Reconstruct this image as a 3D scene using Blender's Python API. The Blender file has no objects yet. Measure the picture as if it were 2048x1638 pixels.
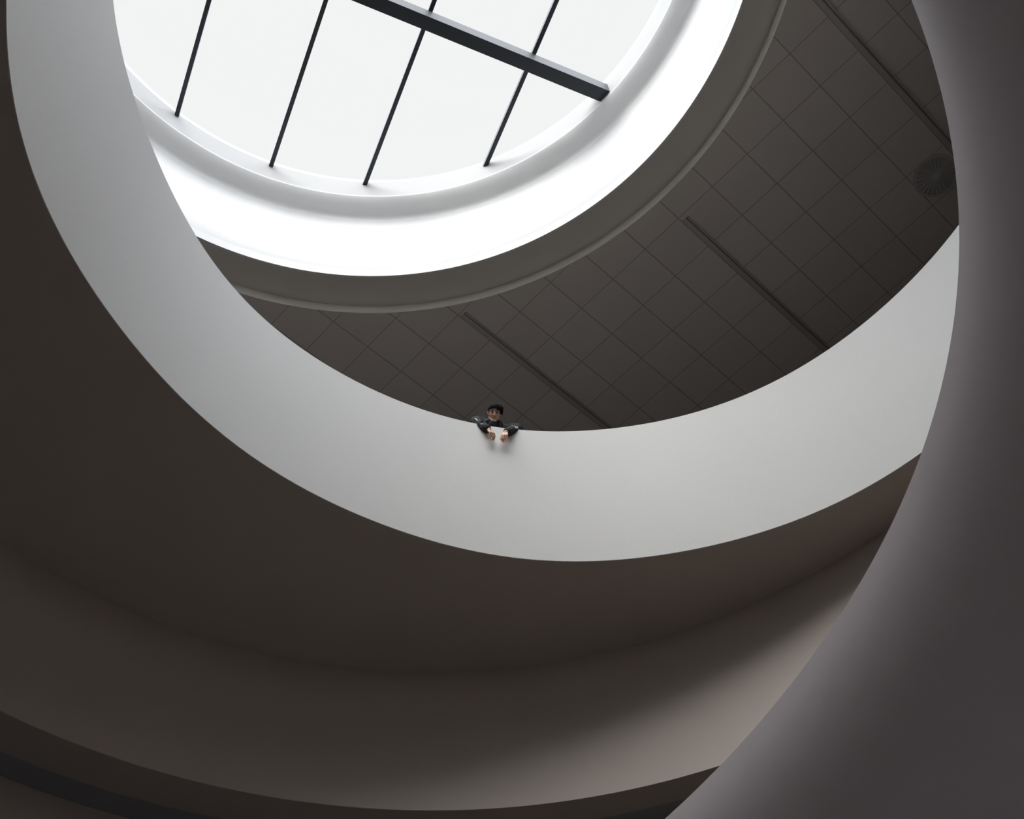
import bpy, bmesh, math, random
import numpy as np
from mathutils import Vector, Matrix, Euler, noise
from mathutils.bvhtree import BVHTree
PI = math.pi
random.seed(7)
C = bpy.context.scene.collection
S = 14.6           # metres from lens height up to the tiled ceiling
EYE = 1.6          # lens height above the floor
def Z(h): return EYE + h * S

# ------------------------------------------------------------------ materials
def mat(name, col, rough=.6, metal=0.0, spec=.3, bump=0.0, bscale=60., var=0.0, vscale=3.0):
    m = bpy.data.materials.new(name); m.use_nodes = True
    nt = m.node_tree; b = nt.nodes['Principled BSDF']
    b.inputs['Base Color'].default_value = (*col, 1); b.inputs['Roughness'].default_value = rough
    b.inputs['Metallic'].default_value = metal; b.inputs['Specular IOR Level'].default_value = spec
    tc = nt.nodes.new('ShaderNodeTexCoord')
    if var:
        n = nt.nodes.new('ShaderNodeTexNoise'); n.inputs['Scale'].default_value = vscale; n.inputs['Detail'].default_value = 5
        nt.links.new(tc.outputs['Object'], n.inputs['Vector'])
        mx = nt.nodes.new('ShaderNodeMix'); mx.data_type = 'RGBA'
        mx.inputs['A'].default_value = (*[c * (1 - var) for c in col], 1)
        mx.inputs['B'].default_value = (*[min(1, c * (1 + var)) for c in col], 1)
        nt.links.new(n.outputs['Fac'], mx.inputs['Factor']); nt.links.new(mx.outputs['Result'], b.inputs['Base Color'])
    if bump:
        n = nt.nodes.new('ShaderNodeTexNoise'); n.inputs['Scale'].default_value = bscale; n.inputs['Detail'].default_value = 3
        nt.links.new(tc.outputs['Object'], n.inputs['Vector'])
        bp = nt.nodes.new('ShaderNodeBump'); bp.inputs['Strength'].default_value = bump; bp.inputs['Distance'].default_value = .01
        nt.links.new(n.outputs['Fac'], bp.inputs['Height']); nt.links.new(bp.outputs['Normal'], b.inputs['Normal'])
    return m

M_white = mat('white_plaster', (.66, .66, .66), .7, bump=.08, var=.012)
M_parapet = mat('parapet_plaster', (.80, .80, .79), .7, bump=.08, var=.02, vscale=1.2)
M_lip = mat('band_paint', (.66, .665, .66), .6)
M_cove = mat('cove_paint', (.94, .94, .93), .7)
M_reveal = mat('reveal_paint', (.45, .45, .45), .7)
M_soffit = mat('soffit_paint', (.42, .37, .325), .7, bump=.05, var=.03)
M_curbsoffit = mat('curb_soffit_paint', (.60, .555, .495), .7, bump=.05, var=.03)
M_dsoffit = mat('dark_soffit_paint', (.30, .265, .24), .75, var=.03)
M_gapshade = mat('painted_gap_shade', (.21, .21, .225), .8)  # recess shade painted in as a dark bluish colour
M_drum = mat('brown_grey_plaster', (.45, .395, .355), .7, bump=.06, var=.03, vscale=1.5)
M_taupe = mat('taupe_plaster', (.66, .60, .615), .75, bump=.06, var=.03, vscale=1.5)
M_curb = mat('curb_paint', (.72, .69, .62), .6, var=.04)
M_floor = mat('stone_floor', (.58, .555, .54), .5, var=.1, vscale=2)
M_outer = mat('gallery_wall_paint', (.45, .43, .41), .8)
M_carpet = mat('gallery_carpet', (.13, .12, .115), .95)
M_bar = mat('dark_painted_metal', (.05, .056, .064), .55, metal=.3, spec=.22)
M_fix = mat('fixture_metal', (.46, .43, .40), .6, metal=0)
M_diff = mat('diffuser_paint', (.50, .47, .44), .7)
M_diffgap = mat('diffuser_gap', (.42, .39, .365), .8)
M_fixdark = mat('fixture_gap', (.20, .185, .175), .8)

def tile_material(sp):
    m = bpy.data.materials.new('ceiling_tiles'); m.use_nodes = True
    nt = m.node_tree; b = nt.nodes['Principled BSDF']; b.inputs['Roughness'].default_value = .85
    b.inputs['Specular IOR Level'].default_value = .15
    tc = nt.nodes.new('ShaderNodeTexCoord'); sx = nt.nodes.new('ShaderNodeSeparateXYZ')
    nt.links.new(tc.outputs['Object'], sx.inputs[0])
    def math_(op, a, v=None, w=None):
        n = nt.nodes.new('ShaderNodeMath'); n.operation = op
        for i, q in enumerate((a, v, w)):
            if q is None: continue
            if isinstance(q, (int, float)): n.inputs[i].default_value = q
            else: nt.links.new(q, n.inputs[i])
        return n.outputs[0]
    masks = []; cells = []
    for ax, wd in (('X', .0075), ('Y', .0055)):
        q = math_('DIVIDE', sx.outputs[ax], sp)
        q5 = math_('ADD', q, .5)
        fr = math_('SUBTRACT', math_('FRACT', math_('ADD', q5, 1000.)), .5)
        d = math_('MULTIPLY', math_('ABSOLUTE', fr), sp)
        masks.append(math_('LESS_THAN', d, wd))
        cells.append(math_('FLOOR', math_('ADD', q, 1000.)))
    mk = math_('MAXIMUM', masks[0], masks[1])
    cv = nt.nodes.new('ShaderNodeCombineXYZ'); nt.links.new(cells[0], cv.inputs[0]); nt.links.new(cells[1], cv.inputs[1])
    wn = nt.nodes.new('ShaderNodeTexWhiteNoise'); wn.noise_dimensions = '2D'; nt.links.new(cv.outputs[0], wn.inputs['Vector'])
    base = nt.nodes.new('ShaderNodeMix'); base.data_type = 'RGBA'
    base.inputs['A'].default_value = (.61, .555, .515, 1); base.inputs['B'].default_value = (.64, .585, .54, 1)
    nt.links.new(wn.outputs['Value'], base.inputs['Factor'])
    mx = nt.nodes.new('ShaderNodeMix'); mx.data_type = 'RGBA'; mx.inputs['B'].default_value = (.36, .325, .30, 1)
    nt.links.new(base.outputs['Result'], mx.inputs['A']); nt.links.new(mk, mx.inputs['Factor'])
    nt.links.new(mx.outputs['Result'], b.inputs['Base Color'])
    bp = nt.nodes.new('ShaderNodeBump'); bp.inputs['Strength'].default_value = .4; bp.inputs['Distance'].default_value = .01
    inv = math_('SUBTRACT', 1.0, mk); nt.links.new(inv, bp.inputs['Height']); nt.links.new(bp.outputs['Normal'], b.inputs['Normal'])
    return m
SP = .041185738 * S
M_tile = tile_material(SP)

def glass_material():
    m = bpy.data.materials.new('skylight_glass'); m.use_nodes = True
    nt = m.node_tree; nt.nodes.remove(nt.nodes['Principled BSDF']); out = nt.nodes['Material Output']
    t = nt.nodes.new('ShaderNodeBsdfTransparent'); t.inputs[0].default_value = (.985, .99, .99, 1)
    g = nt.nodes.new('ShaderNodeBsdfGlossy'); g.inputs['Roughness'].default_value = .02
    fr = nt.nodes.new('ShaderNodeFresnel'); fr.inputs['IOR'].default_value = 1.15
    mx = nt.nodes.new('ShaderNodeMixShader')
    nt.links.new(fr.outputs[0], mx.inputs[0]); nt.links.new(t.outputs[0], mx.inputs[1]); nt.links.new(g.outputs[0], mx.inputs[2])
    nt.links.new(mx.outputs[0], out.inputs[0])
    return m
M_glass = glass_material()

# ------------------------------------------------------------------ helpers
def setp(o, label=None, cat=None, group=None, kind=None):
    if label: o['label'] = label
    if cat: o['category'] = cat
    if group: o['group'] = group
    if kind: o['kind'] = kind
    return o
def empty(name, loc=(0, 0, 0), **k):
    o = bpy.data.objects.new(name, None); C.objects.link(o); o.location = loc; o.empty_display_size = .2
    return setp(o, **k)
def obj(name, bm, m, parent=None, smooth=True, **k):
    me = bpy.data.meshes.new(name)
    bmesh.ops.recalc_face_normals(bm, faces=bm.faces)
    bm.to_mesh(me); bm.free()
    if smooth:
        for p in me.polygons: p.use_smooth = True
    me.materials.append(m)
    o = bpy.data.objects.new(name, me); C.objects.link(o)
    if parent: o.parent = parent; o.matrix_parent_inverse = Matrix.Translation(parent.location).inverted()
    return setp(o, **k)
N = 360
TH = np.linspace(0, 2 * PI, N, endpoint=False)
def circ(cx, cy, r): return np.c_[cx * S + r * S * np.cos(TH), cy * S + r * S * np.sin(TH)]
def four(cx, cy, co, dr=0.0):
    r = co[0] + dr + sum(co[2*n-1]*np.cos(n*TH) + co[2*n]*np.sin(n*TH) for n in range(1, (len(co)+1)//2))
    return np.c_[cx * S + r * np.cos(TH), cy * S + r * np.sin(TH)]
def strips(bm, rows, closed=False):
    """rows: list of (xy array, z[, smooth_join]); every segment keeps its own edge unless smooth_join"""
    seq = rows + ([rows[0]] if closed else [])
    prev = None
    for i in range(len(seq) - 1):
        a, b = seq[i], seq[i + 1]
        if prev is not None and len(a) > 2 and a[2]: va = prev
        else: va = [bm.verts.new((x, y, a[1])) for x, y in a[0]]
        vb = [bm.verts.new((x, y, b[1])) for x, y in b[0]]
        for j in range(N):
            k = (j + 1) % N
            bm.faces.new((va[j], va[k], vb[k], vb[j]))
        prev = vb
def ring(name, rows, m, parent=None, closed=False, **k):
    bm = bmesh.new(); strips(bm, rows, closed)
    me = bpy.data.meshes.new(name); bm.normal_update(); bm.to_mesh(me); bm.free()
    for p in me.polygons: p.use_smooth = True
    me.materials.append(m)
    o = bpy.data.objects.new(name, me); C.objects.link(o)
    if parent: o.parent = parent; o.matrix_parent_inverse = Matrix.Translation(parent.location).inverted()
    return setp(o, **k)
def box_bm(bm, x0, x1, y0, y1, z0, z1):
    v = [bm.verts.new(p) for p in ((x0,y0,z0),(x1,y0,z0),(x1,y1,z0),(x0,y1,z0),(x0,y0,z1),(x1,y0,z1),(x1,y1,z1),(x0,y1,z1))]
    for f in ((0,3,2,1),(4,5,6,7),(0,1,5,4),(1,2,6,5),(2,3,7,6),(3,0,4,7)): bm.faces.new([v[i] for i in f])

# ------------------------------------------------------------------ ring outlines (metres, Fourier radii about each well's axis)
P_AX = (.0983, .2377); D_AX = (.003, .247); F_AX = (-.165, .24); K_AX = (-.06381, .19342)
cP_top = [4.44803, -0.00848, 0.00062, -0.00584, -0.00871, 0.00576, -0.00809, 0.00036, 0.00276, 0.0036, -0.00747, 0.0024, 0.00677, 0.00078, -0.00533, 0.00089, 0.00717, -0.00069, -0.00513]
cP_bot = [4.86516, 0.00401, 0.00137, -0.00548, 0.01086, -0.01345, -0.01294, 0.01388, -0.00614, -0.00216, 0.00301, 0.00712, -0.0012, -0.00223, 0.00367, 0.00426, 0.0024, -0.00725, 0.00201]
cD1 = [6.38917, 0.065, -0.09714, 0.00576, -0.01482, 0.01646, -0.00909, 0.01206, 0.01375]
cD2 = [6.18778, -0.00637, -0.04742, 0.00108, 0.01288, -0.00717, -0.00581, 0.00656, -0.00278]
cD3 = [6.51471, -0.07563, 0.00814, 0.00218, -0.01408, 0.00486, 0.00326, -0.00283, 0.00145]
cF = [4.93298, -0.0537, 0.44248, 0.02073, -0.08389, 0.02975, -0.07941, 0.02815, -0.05548]
P_top = lambda d=0: four(*P_AX, cP_top, d)
P_bot = lambda d=0: four(*P_AX, cP_bot, d)
D1 = lambda d=0: four(*D_AX, cD1, d)
D2 = lambda d=0: four(*D_AX, cD2, d)
D3 = lambda d=0: four(*D_AX, cD3, d)
F = lambda d=0: four(*F_AX, cF, d)
OUT = np.c_[.8 + 11.5 * np.cos(TH), 3.6 + 11.5 * np.sin(TH)]
OUT2 = np.c_[.8 + 11.7 * np.cos(TH), 3.6 + 11.7 * np.sin(TH)]
zPt, zPb, zD2, zF = Z(.79), Z(.667), Z(.53), Z(.36)

# ------------------------------------------------------------------ shell
o = ring('floor', [(circ(0, .247, .0005), 0), (OUT2, 0), (OUT2, -.3), (circ(0, .247, .0005), -.3)], M_floor, kind='structure')
ring('wall_outer', [(OUT, 0), (OUT, Z(1)), (OUT2, Z(1)), (OUT2, 0)], M_outer, closed=True, kind='structure')
# tiled ceiling, built in its own grid directions
GA = math.radians(133.3563); G0 = Vector((.34850 * S, .30861 * S, Z(1)))
R_ce = Matrix.Rotation(-GA, 3, 'Z')
def to_grid(p): return R_ce @ (Vector(p) - G0)
bm = bmesh.new()
inner = circ(*K_AX, .35342)
rows = [(inner, Z(1)), (OUT2, Z(1)), (OUT2, Z(1) + .25), (inner, Z(1) + .25)]
strips(bm, rows)
for v in bm.verts: v.co = to_grid(v.co)
me = bpy.data.meshes.new('ceiling'); bm.to_mesh(me); bm.free(); me.materials.append(M_tile)
ceil = bpy.data.objects.new('ceiling', me); C.objects.link(ceil); ceil.location = G0; ceil.rotation_euler = (0, 0, GA)
setp(ceil, kind='structure')

# skylight curb: lip trim, dark soffit, light band, white drum, cove, upper reveal
k = lambda r: circ(*K_AX, r)
ring('trim_1', [(k(.35342), Z(1) - .004), (k(.3528), Z(1.0060)), (k(.3524), Z(1.0114)), (k(.3564), Z(1.0114)), (k(.3564), Z(1) + .02), (k(.35342), Z(1) - .004)], M_curb, kind='structure')
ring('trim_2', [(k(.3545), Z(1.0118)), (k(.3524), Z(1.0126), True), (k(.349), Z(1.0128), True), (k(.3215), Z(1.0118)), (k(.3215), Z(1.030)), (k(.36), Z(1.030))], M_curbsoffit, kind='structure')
ring('trim_3', [(k(.3232), Z(1.0118)), (k(.3212), Z(1.0119)), (k(.3210), Z(1.0245)), (k(.3240), Z(1.0250)), (k(.3232), Z(1.0118))], M_lip, kind='structure')
drum = [(k(.3211), Z(1.0243)), (k(.3156), Z(1.1200), True)]
cove = [(k(r_), Z(h_), True) for r_, h_ in ((.3156, 1.1200), (.3153, 1.1225), (.3147, 1.1248), (.3137, 1.1268), (.3122, 1.1285), (.3102, 1.1298), (.3075, 1.1314), (.2977, 1.1394))]
ring('wall_skylight', drum + [(k(.345), Z(1.1200)), (k(.345), Z(1.03))], M_white, kind='structure')
ring('trim_4', cove + [(k(.2977), Z(1.142)), (k(.33), Z(1.142)), (k(.33), Z(1.1205))], M_cove, kind='structure')
ring('wall_reveal', [(k(.2977), Z(1.142)), (k(.2977), Z(1.182)), (k(.345), Z(1.182)), (k(.345), Z(1.142))], M_reveal, kind='structure')

# window: glass, cross beam, glazing bars
win = empty('window_1', (K_AX[0] * S, K_AX[1] * S, Z(1.17)), kind='structure')
bm = bmesh.new()
for zz in (Z(1.1765), Z(1.1765) + .012):
    vs = [bm.verts.new((x, y, zz)) for x, y in k(.2976)]
    bm.faces.new(vs)
obj('glass_pane', bm, M_glass, win, smooth=False)
def bar(name, ang, off, w, z0, z1, r, parent, m, bev=.006):
    """bar along direction ang at signed offset off from the origin, clipped to the well circle"""
    d = Vector((math.cos(ang), math.sin(ang))); n = Vector((-d.y, d.x)); c = Vector((K_AX[0] * S, K_AX[1] * S))
    def ends(o):
        p = n * o; q = p - c; b = q.dot(d); disc = b * b - (q.dot(q) - r * r); s = math.sqrt(disc)
        return p + d * (-b - s), p + d * (-b + s)
    a0, a1 = ends(off - w / 2); b0, b1 = ends(off + w / 2)
    bm = bmesh.new()
    lo = [bm.verts.new((p.x, p.y, z0)) for p in (a0, a1, b1, b0)]; hi = [bm.verts.new((p.x, p.y, z1)) for p in (a0, a1, b1, b0)]
    bm.faces.new(lo[::-1]); bm.faces.new(hi)
    for i in range(4): bm.faces.new((lo[i], lo[(i+1) % 4], hi[(i+1) % 4], hi[i]))
    bmesh.ops.bevel(bm, geom=[e for e in bm.edges], offset=bev, segments=1, affect='EDGES')
    return obj(name, bm, m, parent, smooth=False)
rW = .2977 * S + .02
A1 = math.radians(23.2); A2 = math.radians(112.9)
bar('cross_beam', A1, (.3076) * S * .98, .19, Z(1.1462), Z(1.1675), rW, win, M_bar, .004)
for off, w in ((.0816, .062), (-.0185, .062), (-.1125, .062), (-.2195, .062)):
    bar('glazing_bar', A2, off * S * 1.003, w, Z(1.1690), Z(1.1762), rW, win, M_bar, .003)

# ------------------------------------------------------------------ upper balcony (the one the person leans on)
up = empty('curved_balcony', (P_AX[0] * S, P_AX[1] * S, zPb),
           label='bright white ring-shaped upper balcony wall sweeping across the picture under the leaning person', cat='balcony')
gP = zPt - 1.12
ring('parapet', [(P_top(.012), zPt), (P_top(), zPt - .012), (P_bot(), zPb), (P_bot(.16), zPb), (P_bot(.16), gP - .1), (P_bot(.02), gP), (P_top(.18), zPt - .012), (P_top(.168), zPt)],
     M_parapet, up, closed=True)
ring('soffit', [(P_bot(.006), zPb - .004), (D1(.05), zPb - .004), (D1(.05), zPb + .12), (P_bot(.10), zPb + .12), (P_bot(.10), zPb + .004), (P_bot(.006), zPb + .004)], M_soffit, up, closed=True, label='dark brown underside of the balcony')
ring('gallery_floor', [(P_bot(.03), gP), (OUT, gP), (OUT, gP - .2), (P_bot(.15), gP - .2)], M_carpet, up)

# middle drum below it
mid = empty('curved_bulkhead', (D_AX[0] * S, D_AX[1] * S, zD2),
            label='broad brown-grey curved band under the dark underside of the bright balcony, lit at its right', cat='balcony')
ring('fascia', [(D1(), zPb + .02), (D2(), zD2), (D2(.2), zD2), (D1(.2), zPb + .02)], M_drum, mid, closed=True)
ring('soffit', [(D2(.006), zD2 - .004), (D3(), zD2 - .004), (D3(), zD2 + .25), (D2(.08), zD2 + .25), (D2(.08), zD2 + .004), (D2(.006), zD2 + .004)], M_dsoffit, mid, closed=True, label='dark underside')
ring('trim_gap_shade', [(D3(.002), zD2 + .03), (D3(.36), zD2 + .03), (D3(.36), zD2 + .20), (D3(.002), zD2 + .20)], M_gapshade, closed=True, kind='structure')  # shallow ring coloured dark to stand in for the shade of the recess
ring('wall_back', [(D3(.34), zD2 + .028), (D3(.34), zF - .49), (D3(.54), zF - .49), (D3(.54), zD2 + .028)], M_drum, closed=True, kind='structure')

# near balcony edge at the right
low = empty('curved_balcony', (F_AX[0] * S, F_AX[1] * S, zF),
            label='nearest taupe curved balcony edge filling the right side of the picture', cat='balcony')
rows = [(F(.015), zF), (F(), zF - .015)]
for i in range(1, 19):
    a = PI / 2 * i / 18
    rows.append((F(1.5 * (1 - math.cos(a))), zF - .015 - 1.5 * math.sin(a), True))
rows += [(OUT, zF - 1.515)]
ring('parapet', rows, M_taupe, low)
ring('coping', [(F(.0148), zF), (F(.2), zF), (F(.2), zF - .5)], M_taupe, low)
ring('gallery_floor', [(F(.2), zF - .5), (OUT, zF - .5), (OUT, zF - .6), (F(.21), zF - .6)], M_carpet, low)

# ------------------------------------------------------------------ ceiling fixtures
def strip_fixture(i, j0, j1, label):
    c0 = ceil.matrix_basis @ Vector((i * SP - .086, -j0 * SP, 0))
    t = empty('linear_ceiling_fixture', c0, label=label, cat='ceiling fixture', group='long slim fixtures on the tiled ceiling')
    def part(name, x0, x1, ya, yb, z0, z1, m, bev=.003):
        bm = bmesh.new(); box_bm(bm, i * SP + x0, i * SP + x1, -yb, -ya, z0, z1)
        if bev: bmesh.ops.bevel(bm, geom=bm.edges[:], offset=bev, segments=2, affect='EDGES')
        Mw = Matrix.Translation(G0) @ Matrix.Rotation(GA, 4, 'Z')
        bm.transform(Mw)
        return obj(name, bm, m, t, smooth=False)
    a, b = j0 * SP, j1 * SP
    part('housing', -.072, -.008, a, b, -.012, .001, M_fix)
    part('reveal', -.092, -.071, a + .004, b - .004, -.020, .0012, M_fixdark)
    part('shade_rail', -.112, -.092, a + .002, b - .002, -.03, .001, M_fix)
strip_fixture(5, .12, 12, 'slim dark ceiling fixture running down the middle of the tiled ceiling')
strip_fixture(10, -1.93, 8, 'slim dark ceiling fixture closest above the leaning person')
strip_fixture(0, -8, 9, 'slim dark ceiling fixture at the upper right, nearest the frame edge')

# round air diffuser near the right edge of the ceiling
def diffuser(cx, cy):
    t = empty('round_ceiling_diffuser', (cx, cy, Z(1)), label='faint round dark air diffuser on the ceiling at the right edge', cat='air vent')
    def rg(name, r0, r1, z0, z1, m):
        bm = bmesh.new(); n = 64
        pr = [(r0, z0), (r1, z0), (r1, z1), (r0, z1)]
        rws = [[bm.verts.new((cx + r * math.cos(2*PI*q/n), cy + r * math.sin(2*PI*q/n), z)) for q in range(n)] for r, z in pr]
        for a in range(4):
            A, B = rws[a], rws[(a + 1) % 4]
            for q in range(n): bm.faces.new((A[q], A[(q+1) % n], B[(q+1) % n], B[q]))
        return obj(name, bm, m, t, smooth=False)
    rg('frame', .26, .30, Z(1) - .018, Z(1) + .001, M_diff)
    rg('back_plate', .005, .26, Z(1) - .003, Z(1) + .001, M_diffgap)
    for q in range(24):
        a = 2 * PI * q / 24; bm = bmesh.new()
        box_bm(bm, .05, .262, -.006, .006, -.014, -.003)
        bm.transform(Matrix.Translation((cx, cy, Z(1))) @ Matrix.Rotation(a, 4, 'Z') @ Matrix.Rotation(.5, 4, 'X'))
        obj('vane', bm, M_diff, t, smooth=False)
    rg('hub', .001, .05, Z(1) - .02, Z(1) - .002, M_diff)
diffuser(6.38, 6.17)


# ------------------------------------------------------------------ person leaning over the upper balcony
M_skin = mat('skin', (.62, .385, .29), .5, bump=.05, bscale=400)
M_lips = mat('lips', (.36, .15, .13), .45)
M_hair = mat('dark_hair', (.018, .015, .015), .8, spec=.1)
M_brow = mat('eyebrow_hair', (.03, .022, .02), .7)
M_cloth = mat('black_jacket_cloth', (.018, .019, .023), .85, bump=.3, bscale=180)
M_mark = mat('white_stitching', (.82, .82, .80), .8)
M_cord = mat('grey_cord', (.22, .22, .21), .7)
M_eye = mat('eye_white', (.30, .28, .27), .3)
M_iris = mat('dark_iris', (.03, .018, .012), .2)
M_trouser = mat('dark_trousers', (.03, .03, .035), .9)
M_shoe = mat('black_shoe', (.02, .02, .02), .5)

pO = Vector((0.4856, 7.8348, zPt)); pN = Vector((-.2126, .97714, 0)); pT = Vector((.97714, .2126, 0))
MW = Matrix(((pT.x, pN.x, 0, pO.x), (pT.y, pN.y, 0, pO.y), (0, 0, 1, pO.z), (0, 0, 0, 1)))
per = bpy.data.objects.new('person', None); C.objects.link(per); per.matrix_world = MW; per.empty_display_size = .2
setp(per, 'dark-haired person in a black marked jacket leaning over the bright balcony, arms hanging', 'person')
V = Vector
def capsule(bm, p, q, r0, r1, seg=20, flat=None):
    """tapered limb segment with round ends; flat=(axis, factor) squashes it across an axis"""
    p = V(p); q = V(q); d = (q - p); L = d.length
    if L < 1e-6: d = V((0, 0, 1))
    rot = d.to_track_quat('Z', 'Y').to_matrix()
    if flat:
        ax = V(flat[0]).normalized(); z = d.normalized(); xx = (ax - z * ax.dot(z)).normalized(); yy = z.cross(xx)
        rot = Matrix((xx, yy, z)).transposed(); f = flat[1]
    else: f = 1
    prof = []
    for i in range(7): a = -PI/2 + PI/2 * i / 6; prof.append((r0 * math.cos(a), r0 * math.sin(a)))
    for i in range(1, 5): t = i / 5; prof.append((r0 + (r1 - r0) * t, L * t))
    for i in range(7): a = PI/2 * i / 6; prof.append((r1 * math.cos(a), L + r1 * math.sin(a)))
    rows = []
    for rr, zz in prof:
        if rr < 1e-5: rows.append([bm.verts.new(p + rot @ V((0, 0, zz)))])
        else: rows.append([bm.verts.new(p + rot @ V((rr * f * math.cos(2*PI*k/seg), rr * math.sin(2*PI*k/seg), zz))) for k in range(seg)])
    for A, B in zip(rows[:-1], rows[1:]):
        for k in range(seg):
            k2 = (k + 1) % seg
            if len(A) == 1: bm.faces.new((A[0], B[k2], B[k]))
            elif len(B) == 1: bm.faces.new((A[k], A[k2], B[0]))
            else: bm.faces.new((A[k], A[k2], B[k2], B[k]))
def chain(bm, pts, rs, **k):
    for i in range(len(pts) - 1): capsule(bm, pts[i], pts[i+1], rs[i], rs[i+1], **k)
def ellip(bm, c, r, M3=None, seg=32, rings=20, fn=None):
    rows = []
    for i in range(rings + 1):
        a = -PI/2 + PI * i / rings; row = []
        n = 1 if i in (0, rings) else seg
        for k in range(n):
            u = V((math.cos(a) * math.cos(2*PI*k/seg), math.cos(a) * math.sin(2*PI*k/seg), math.sin(a)))
            v = V((u.x * r[0], u.y * r[1], u.z * r[2]))
            if fn: v = fn(u, v)
            if M3: v = M3 @ v
            row.append(bm.verts.new(V(c) + v))
        rows.append(row)
    for A, B in zip(rows[:-1], rows[1:]):
        for k in range(seg):
            k2 = (k + 1) % seg
            if len(A) == 1: bm.faces.new((A[0], B[k2], B[k]))
            elif len(B) == 1: bm.faces.new((A[k], A[k2], B[0]))
            else: bm.faces.new((A[k], A[k2], B[k2], B[k]))
def fuse(bm, voxel, smooth=2, disp=None):
    """one continuous closed surface out of overlapping pieces"""
    me = bpy.data.meshes.new('tmp'); bm.to_mesh(me); bm.free()
    o = bpy.data.objects.new('tmp', me); C.objects.link(o)
    r_ = o.modifiers.new('r', 'REMESH'); r_.mode = 'VOXEL'; r_.voxel_size = voxel; r_.use_smooth_shade = True
    if smooth:
        s_ = o.modifiers.new('s', 'SMOOTH'); s_.factor = .5; s_.iterations = smooth
    dg = bpy.context.evaluated_depsgraph_get(); dg.update()
    out = bpy.data.meshes.new_from_object(o.evaluated_get(dg))
    bpy.data.objects.remove(o); bpy.data.meshes.remove(me)
    if disp:
        nc = [(v.co + v.normal * disp(v.co)) for v in out.vertices]
        out.vertices.foreach_set('co', [c for v in nc for c in v])
        out.update()
    for p in out.polygons: p.use_smooth = True
    return out
def pobj(name, me, m, parent=per, **k):
    me.name = name; me.materials.clear(); me.materials.append(m)
    o = bpy.data.objects.new(name, me); C.objects.link(o); o.parent = parent
    return setp(o, **k)
def pbm(name, bm, m, parent=per, **k):
    bmesh.ops.recalc_face_normals(bm, faces=bm.faces)
    me = bpy.data.meshes.new(name); bm.to_mesh(me); bm.free()
    for p in me.polygons: p.use_smooth = True
    return pobj(name, me, m, parent, **k)

# pose (metres; x right in the picture, y away from the well, z up; origin on the parapet's inner top edge)
HC = V((-.018, .035, .325))                                   # head centre
pitch, yaw, roll = math.radians(52), math.radians(-5), math.radians(-3)
HM = (Matrix.Rotation(pitch, 3, 'X') @ Matrix.Rotation(yaw, 3, 'Z') @ Matrix.Rotation(roll, 3, 'Y'))
HS = .93
def H(x, y, z): return HC + HM @ (V((x, y, z)) * HS)                # head frame: -y is the face, z the crown
shL, shR = V((.165, .22, .265)), V((-.175, .21, .345))
elL, elR = V((.255, .062, .100)), V((-.245, .062, .102))
wrL, wrR = V((.078, -.036, -.158)), V((-.110, -.036, -.152))
hip = V((0, .56, -.20))

# body: head, neck, torso, arms, legs, hands with five fingers
bm = bmesh.new()
def skull(u, v):
    x, y, z = v
    if z < 0:                                                # narrow towards the jaw
        t = -z / .112; x *= 1 - .36 * t * t; y = y * (1 - .22 * t * t) - .012 * t
    if y < 0: y *= .93; x *= 1 - .05 * abs(u.y)
    for sx in (-1, 1):                                       # eye sockets
        d = math.hypot(x - sx * .031, (z - .006) * 1.25)
        if y < 0 and d < .024: y += .011 * (1 - (d / .024) ** 2)
    d = math.hypot(abs(x) - .047, z + .034)
    if y < 0 and d < .03: y += .004 * (1 - d / .03)
    return V((x, y, z))
ellip(bm, HC, (.074, .096, .115), HM * HS, 48, 36, skull)
ellip(bm, H(0, .018, .030), (.076, .088, .088), HM)
capsule(bm, H(0, -.088, .014), H(0, -.108, -.026), .0085, .0115)            # nose
for sx in (-1, 1):
    ellip(bm, H(sx * .011, -.100, -.029), (.0085, .009, .007), HM, 16, 10)  # nostril wings
    capsule(bm, H(sx * .012, -.092, .025), H(sx * .045, -.078, .024), .0075, .006)   # brow ridge
    ellip(bm, H(sx * .040, -.070, -.020), (.020, .016, .016), HM, 16, 10)   # cheek bones
    ellip(bm, H(sx * .078, .008, -.002), (.009, .017, .030), HM @ Matrix.Rotation(sx * .35, 3, 'Z'), 16, 12)  # ears
    ellip(bm, H(sx * .079, .000, -.022), (.007, .008, .010), HM, 12, 8)
    capsule(bm, H(sx * .052, -.005, -.060), H(sx * .018, -.068, -.098), .016, .016)  # jaw line
ellip(bm, H(0, -.078, -.094), (.022, .017, .017), HM, 16, 10)               # chin
ellip(bm, H(0, -.084, -.055), (.026, .012, .014), HM, 16, 10)               # mouth mound
chain(bm, [H(0, .030, -.070), V((-.008, .205, .255))], [.052, .060])        # neck
chain(bm, [shR, shL], [.060, .060]); capsule(bm, (-.01, .24, .29), (0, .36, .08), .115, .120, flat=((1, 0, 0), 1.35))
capsule(bm, (0, .36, .08), hip, .118, .105, flat=((1, 0, 0), 1.35))
for sx, sh, el, wr in ((-1, shR, elR, wrR), (1, shL, elL, wrL)):
    chain(bm, [sh, el], [.050, .038]); chain(bm, [el, (el * .55 + wr * .45), wr], [.040, .037, .025])
    kn = V((sx * .10, .52, -.66)); an = V((sx * .11, .60, -1.05))
    chain(bm, [hip + V((sx * .085, 0, -.02)), kn, an], [.085, .055, .038])
    capsule(bm, an + V((0, .02, -.02)), an + V((0, -.15, -.035)), .034, .026)
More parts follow.
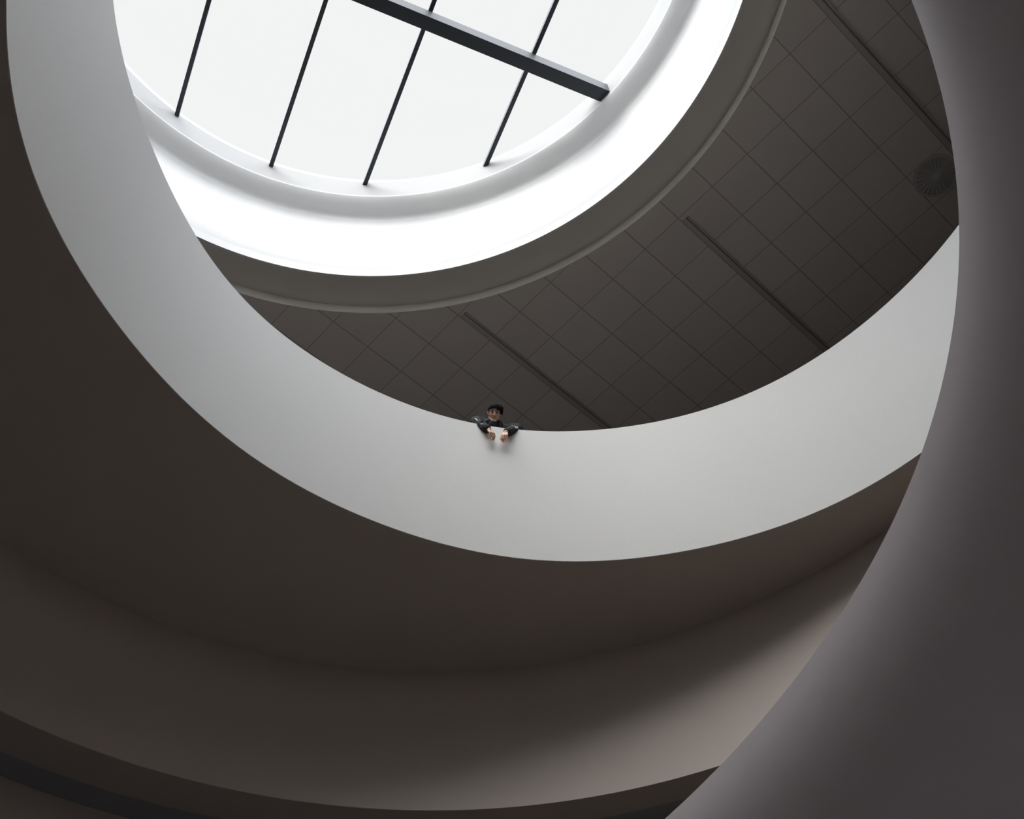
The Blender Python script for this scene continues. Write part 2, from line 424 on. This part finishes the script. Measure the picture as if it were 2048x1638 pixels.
def hand(wr, dirv, side, palm_n):
    """side=+1: thumb towards +x. dirv: wrist->knuckles, palm_n: direction the palm faces"""
    d = V(dirv).normalized(); pn = V(palm_n); pn = (pn - d * pn.dot(d)).normalized(); s = d.cross(pn).normalized()
    if s.x * side < 0: s = -s                                  # s points to the thumb side
    kn = wr + d * .085
    for i, (o, L) in enumerate(((.0300, .042), (.0100, .046), (-.0100, .043), (-.0295, .035))):
        k0 = kn + s * o - d * (.004 * abs(i - 1)) - pn * .003
        capsule(bm, wr + s * o * .55 + d * .012, k0, .0135, .0105)         # palm bones, overlapping into one palm
        curl = (.55, .66, .72, .80)[i]; f1 = (d * math.cos(curl) + pn * math.sin(curl)); f2 = (d * math.cos(curl * 2.3) + pn * math.sin(curl * 2.3)); f3 = (d * math.cos(curl * 3.1) + pn * math.sin(curl * 3.1))
        a = k0 + (f1 + s * (o * .3)) * L; b = a + f2 * L * .62; c = b + f3 * L * .48
        chain(bm, [k0, a, b, c], [.0098, .0088, .0080, .0070], seg=14)
    t0 = wr + s * .018 + d * .022 + pn * .006
    t1 = t0 + (d * .6 + s * .62 + pn * .35).normalized() * .042; t2 = t1 + (d * .85 + s * .12 + pn * .45).normalized() * .032; t3 = t2 + (d * .9 - s * .1 + pn * .4).normalized() * .024
    chain(bm, [t0, t1, t2, t3], [.014, .0108, .0092, .0078], seg=14)
hand(wrR, (.34, -.18, -1), 1, (-.30, 1, -.1))
hand(wrL, (-.20, -.18, -1), -1, (.30, 1, -.1))
body = pobj('body', fuse(bm, .0032, 2), M_skin)

# face details
for sx in (-1, 1):
    e = bmesh.new(); ellip(e, H(sx * .0305, -.0740, .005), (.0125, .0115, .0085), HM, 24, 14)
    eye = pbm('eye', e, M_eye, body)
    e = bmesh.new(); ellip(e, H(sx * .0300, -.0842, .0035), (.0075, .0022, .0072), HM, 18, 8)
    pbm('iris', e, M_iris, body)
    e = bmesh.new(); capsule(e, H(sx * .018, -.0815, .0125), H(sx * .043, -.0745, .0125), .0035, .003); pbm('eyelid', e, M_skin, body)
    e = bmesh.new(); chain(e, [H(sx * .013, -.0965, .0255), H(sx * .033, -.091, .0315), H(sx * .052, -.077, .0265)], [.0042, .0045, .0028], seg=12)
    pbm('eyebrow', e, M_brow, body)
e = bmesh.new()
chain(e, [H(-.022, -.089, -.056), H(-.006, -.0965, -.0525), H(.006, -.0965, -.0525), H(.022, -.089, -.056)], [.0032, .0055, .0055, .0032], seg=12)
chain(e, [H(-.019, -.089, -.0585), H(0, -.0955, -.0635), H(.019, -.089, -.0585)], [.003, .0065, .003], seg=12)
pbm('lips', e, M_lips, body)

# hair: swept cap of overlapping locks, longer fringe on one side
bm = bmesh.new()
ellip(bm, H(0, .020, .042), (.078, .090, .084), HM, 40, 26, lambda u, v: V((v.x, v.y, v.z)) if not (v.y < -.035 and v.z < .0) else V((v.x * .9, v.y * .72, v.z)))
rnd = random.Random(5)
for i in range(150):
    a = rnd.uniform(0, 2 * PI); t = rnd.uniform(.1, 1.0)
    fx, fy = math.cos(a), math.sin(a)
    root = V((.018 + fx * .05 * t, .012 + fy * .062 * t, .122 - .035 * t * t))
    front = fy < -.35
    drop = rnd.uniform(.035, .06) if front else rnd.uniform(.07, .13)
    if front and fx > .1: drop += .02
    end = V((root.x * .6 + fx * (.056 + .012 * t), root.y * .6 + fy * (.075 if front else .090), root.z - drop))
    if front: end.y = min(end.y, -.084); end.z = max(end.z, .043 - .02 * max(0, fx))
    else: end.z = max(end.z, -.035 if fy > -.1 else .0)
    mid_ = (root + end) / 2 + V((fx * .020, fy * .018, .016))
    jitter = V((rnd.uniform(-.01, .01), rnd.uniform(-.006, .006), rnd.uniform(-.006, .006)))
    chain(bm, [H(*root), H(*mid_), H(*(end + jitter))], [.009, .009, .0025], seg=8)
for sx in (-1, 1):                                             # side locks over the temples
    for q in range(7):
        y0 = -.045 + q * .017
        chain(bm, [H(sx * .070, y0 + .006, .070), H(sx * .077, y0, .030), H(sx * (.078 if sx > 0 else .080), y0 + .004, (-.014 if sx > 0 else .012) - .003 * q)], [.010, .009, .003], seg=8)
pobj('hair', fuse(bm, .004, 1), M_hair)

# jacket: torso, sleeves, rumpled hood round the neck
def wr_noise(c): return .0045 * noise.noise(c * 26) + .003 * noise.noise(c * 55)
bm = bmesh.new()
capsule(bm, (-.01, .24, .265), (0, .37, .08), .140, .150, flat=((1, 0, 0), 1.32)); capsule(bm, (0, .37, .08), hip + V((0, 0, -.03)), .148, .135, flat=((1, 0, 0), 1.3))
chain(bm, [shR, shL], [.078, .078])
for sh, el, wr in ((shR, elR, wrR), (shL, elL, wrL)):
    m1 = sh * .5 + el * .5 + V((0, 0, .012)); m2 = el * .6 + wr * .4; cuff = el * .18 + wr * .82
    chain(bm, [sh, m1, el, m2, cuff], [.078, .072, .067, .063, .051], seg=24)
    ellip(bm, el + V((0, -.004, .0)), (.068, .064, .067), None, 20, 12)
    for q in range(9):                                         # bunched folds round the elbow
        c = (sh.lerp(el, .55 + .1 * q) if q < 5 else el.lerp(wr, .12 * (q - 4)))
        dd = ((el - sh) if q < 5 else (wr - el)).normalized(); zq = dd.to_track_quat('Z', 'Y').to_matrix()
        a = q * 1.9; cc = c + zq @ V((math.cos(a), math.sin(a), 0)) * .045
        ellip(bm, cc, (.030, .030, .014), zq @ Matrix.Rotation(.3 * (-1) ** q, 3, 'X'), 16, 10)
n0 = V((-.008, .150, .262))
for q in range(20):                                            # hood folds as a thick collar
    a0, a1 = 2 * PI * q / 20, 2 * PI * (q + 1) / 20
    f = lambda a: n0 + V((.082 * math.cos(a), .052 * math.sin(a), .010 + .030 * math.sin(a)))
    capsule(bm, f(a0), f(a1), .030, .030, seg=14)
ellip(bm, (-.005, .275, .315), (.115, .085, .055), None, 24, 14)
ellip(bm, (-.012, .115, .205), (.062, .045, .050), None, 24, 14)
jme = fuse(bm, .0065, 2, wr_noise)
jacket = pobj('jacket', jme, M_cloth)
bv = BVHTree.FromPolygons([v.co for v in jme.vertices], [p.vertices for p in jme.polygons])
camL = MW.inverted() @ V((0, 0, EYE))
def surf(p):
    """point of the jacket surface on the side that faces down into the well"""
    p = V(p); d = (p - camL).normalized(); hit = bv.ray_cast(p - d * .6, d)
    return (hit[0], hit[1]) if hit[0] else (p, -d)
def stitch(cx, cz, segs, name='sleeve_mark'):
    c0 = V((cx, .06, cz)); e = bmesh.new()
    for (x0, z0, x1, z1, w_) in segs:
        prev = None; n = 8
        for i in range(n + 1):
            t = i / n; x = x0 + (x1 - x0) * t; z = z0 + (z1 - z0) * t
            p, nn = surf(c0 + V((x, 0, z)))
            pts = p + nn * .0015
            if prev is not None: capsule(e, prev, pts, w_, w_, seg=8)
            prev = pts
    pbm(name, e, M_mark, jacket, label='white stitched cross mark')
stitch(-.215, .165, [(-.030, .022, -.002, -.012, .0045), (-.036, .024, -.012, .020, .003), (.012, -.004, .020, .002, .003)])
stitch(-.165, .085, [(-.018, .006, .016, .012, .0028), (-.018, .006, -.024, -.004, .0028)])
stitch(.243, .132, [(-.018, .018, .016, -.022, .0045), (.016, .020, -.012, -.022, .004), (-.020, -.002, .022, .000, .003), (-.052, .014, -.030, .010, .0032)])

# drawstring, cuffs
e = bmesh.new()
pts = []
for t in range(9):
    p, nn = surf(V((.052 + .002 * t - .014 * (t / 8) ** 2, .08, .225 - .012 * t)))
    pts.append(p + nn * .002)
chain(e, pts, [.0026] * len(pts), seg=8); pbm('drawstring', e, M_cord, jacket)
for el, wr in ((elR, wrR), (elL, wrL)):
    e = bmesh.new(); d = (wr - el).normalized(); c = el * .17 + wr * .83
    zq = d.to_track_quat('Z', 'Y').to_matrix()
    for q in range(24):
        a0, a1 = 2*PI*q/24, 2*PI*(q+1)/24
        capsule(e, c + zq @ V((.046 * math.cos(a0), .046 * math.sin(a0), 0)), c + zq @ V((.046 * math.cos(a1), .046 * math.sin(a1), 0)), .0075, .0075, seg=10)
    pbm('cuff', e, M_cloth, jacket)
# trousers and shoes, behind the parapet
bm = bmesh.new()
capsule(bm, hip + V((0, 0, .0)), hip + V((0, 0, -.05)), .125, .12, flat=((1, 0, 0), 1.3))
for sx in (-1, 1):
    kn = V((sx * .10, .52, -.66)); an = V((sx * .11, .60, -1.02))
    chain(bm, [hip + V((sx * .085, 0, -.02)), kn, an], [.100, .072, .062])
pobj('trousers', fuse(bm, .008, 2), M_trouser)
for sx in (-1, 1):
    e = bmesh.new(); an = V((sx * .11, .60, -1.05))
    ellip(e, an + V((0, -.06, -.028)), (.048, .150, .038), None, 24, 14)
    ellip(e, an + V((0, .03, .0)), (.046, .055, .060), None, 20, 12)
    pobj('shoe', fuse(e, .005, 1), M_shoe)


# ------------------------------------------------------------------ camera, light
W = Matrix(((0.9984028293, -0.0310699323, 0.0471852704), (0.0, 0.8351976496, 0.5499498941), (-0.0564959329, -0.5490715303, 0.8338636964)))
cam = bpy.data.cameras.new('camera'); co = bpy.data.objects.new('camera', cam); C.objects.link(co)
right = W @ Vector((1, 0, 0)); upv = W @ Vector((0, -1, 0)); back = -(W @ Vector((0, 0, 1)))
co.matrix_world = Matrix(((right.x, upv.x, back.x, 0), (right.y, upv.y, back.y, 0), (right.z, upv.z, back.z, EYE), (0, 0, 0, 1)))
cam.sensor_width = 36; cam.lens = 36 * 2425.16 / 2048; cam.clip_end = 200
bpy.context.scene.camera = co

w = bpy.data.worlds.new('overcast_sky'); bpy.context.scene.world = w; w.use_nodes = True
w.node_tree.nodes['Background'].inputs[0].default_value = (.925, .925, .925, 1)
w.node_tree.nodes['Background'].inputs[1].default_value = 1.0
def sun(name, d, energy, angle, col):
    l = bpy.data.lights.new(name, 'SUN'); l.energy = energy; l.angle = math.radians(angle); l.color = col
    o = bpy.data.objects.new(name, l); C.objects.link(o); o.rotation_euler = Vector(d).normalized().to_track_quat('-Z', 'Y').to_euler()
    o.location = (0, 0, 30)
sun('overcast_daylight', (.08, .24, -.96), 13, 140, (.94, .975, 1.04))
sun('veiled_sun', (.30, .58, -.78), 2.8, 50, (1, .95, .86))
sc = bpy.context.scene
sc.view_settings.view_transform = 'Standard'; sc.view_settings.look = 'None'; sc.view_settings.gamma = 1
sc.view_settings.exposure = 0; sc.view_settings.use_curve_mapping = False
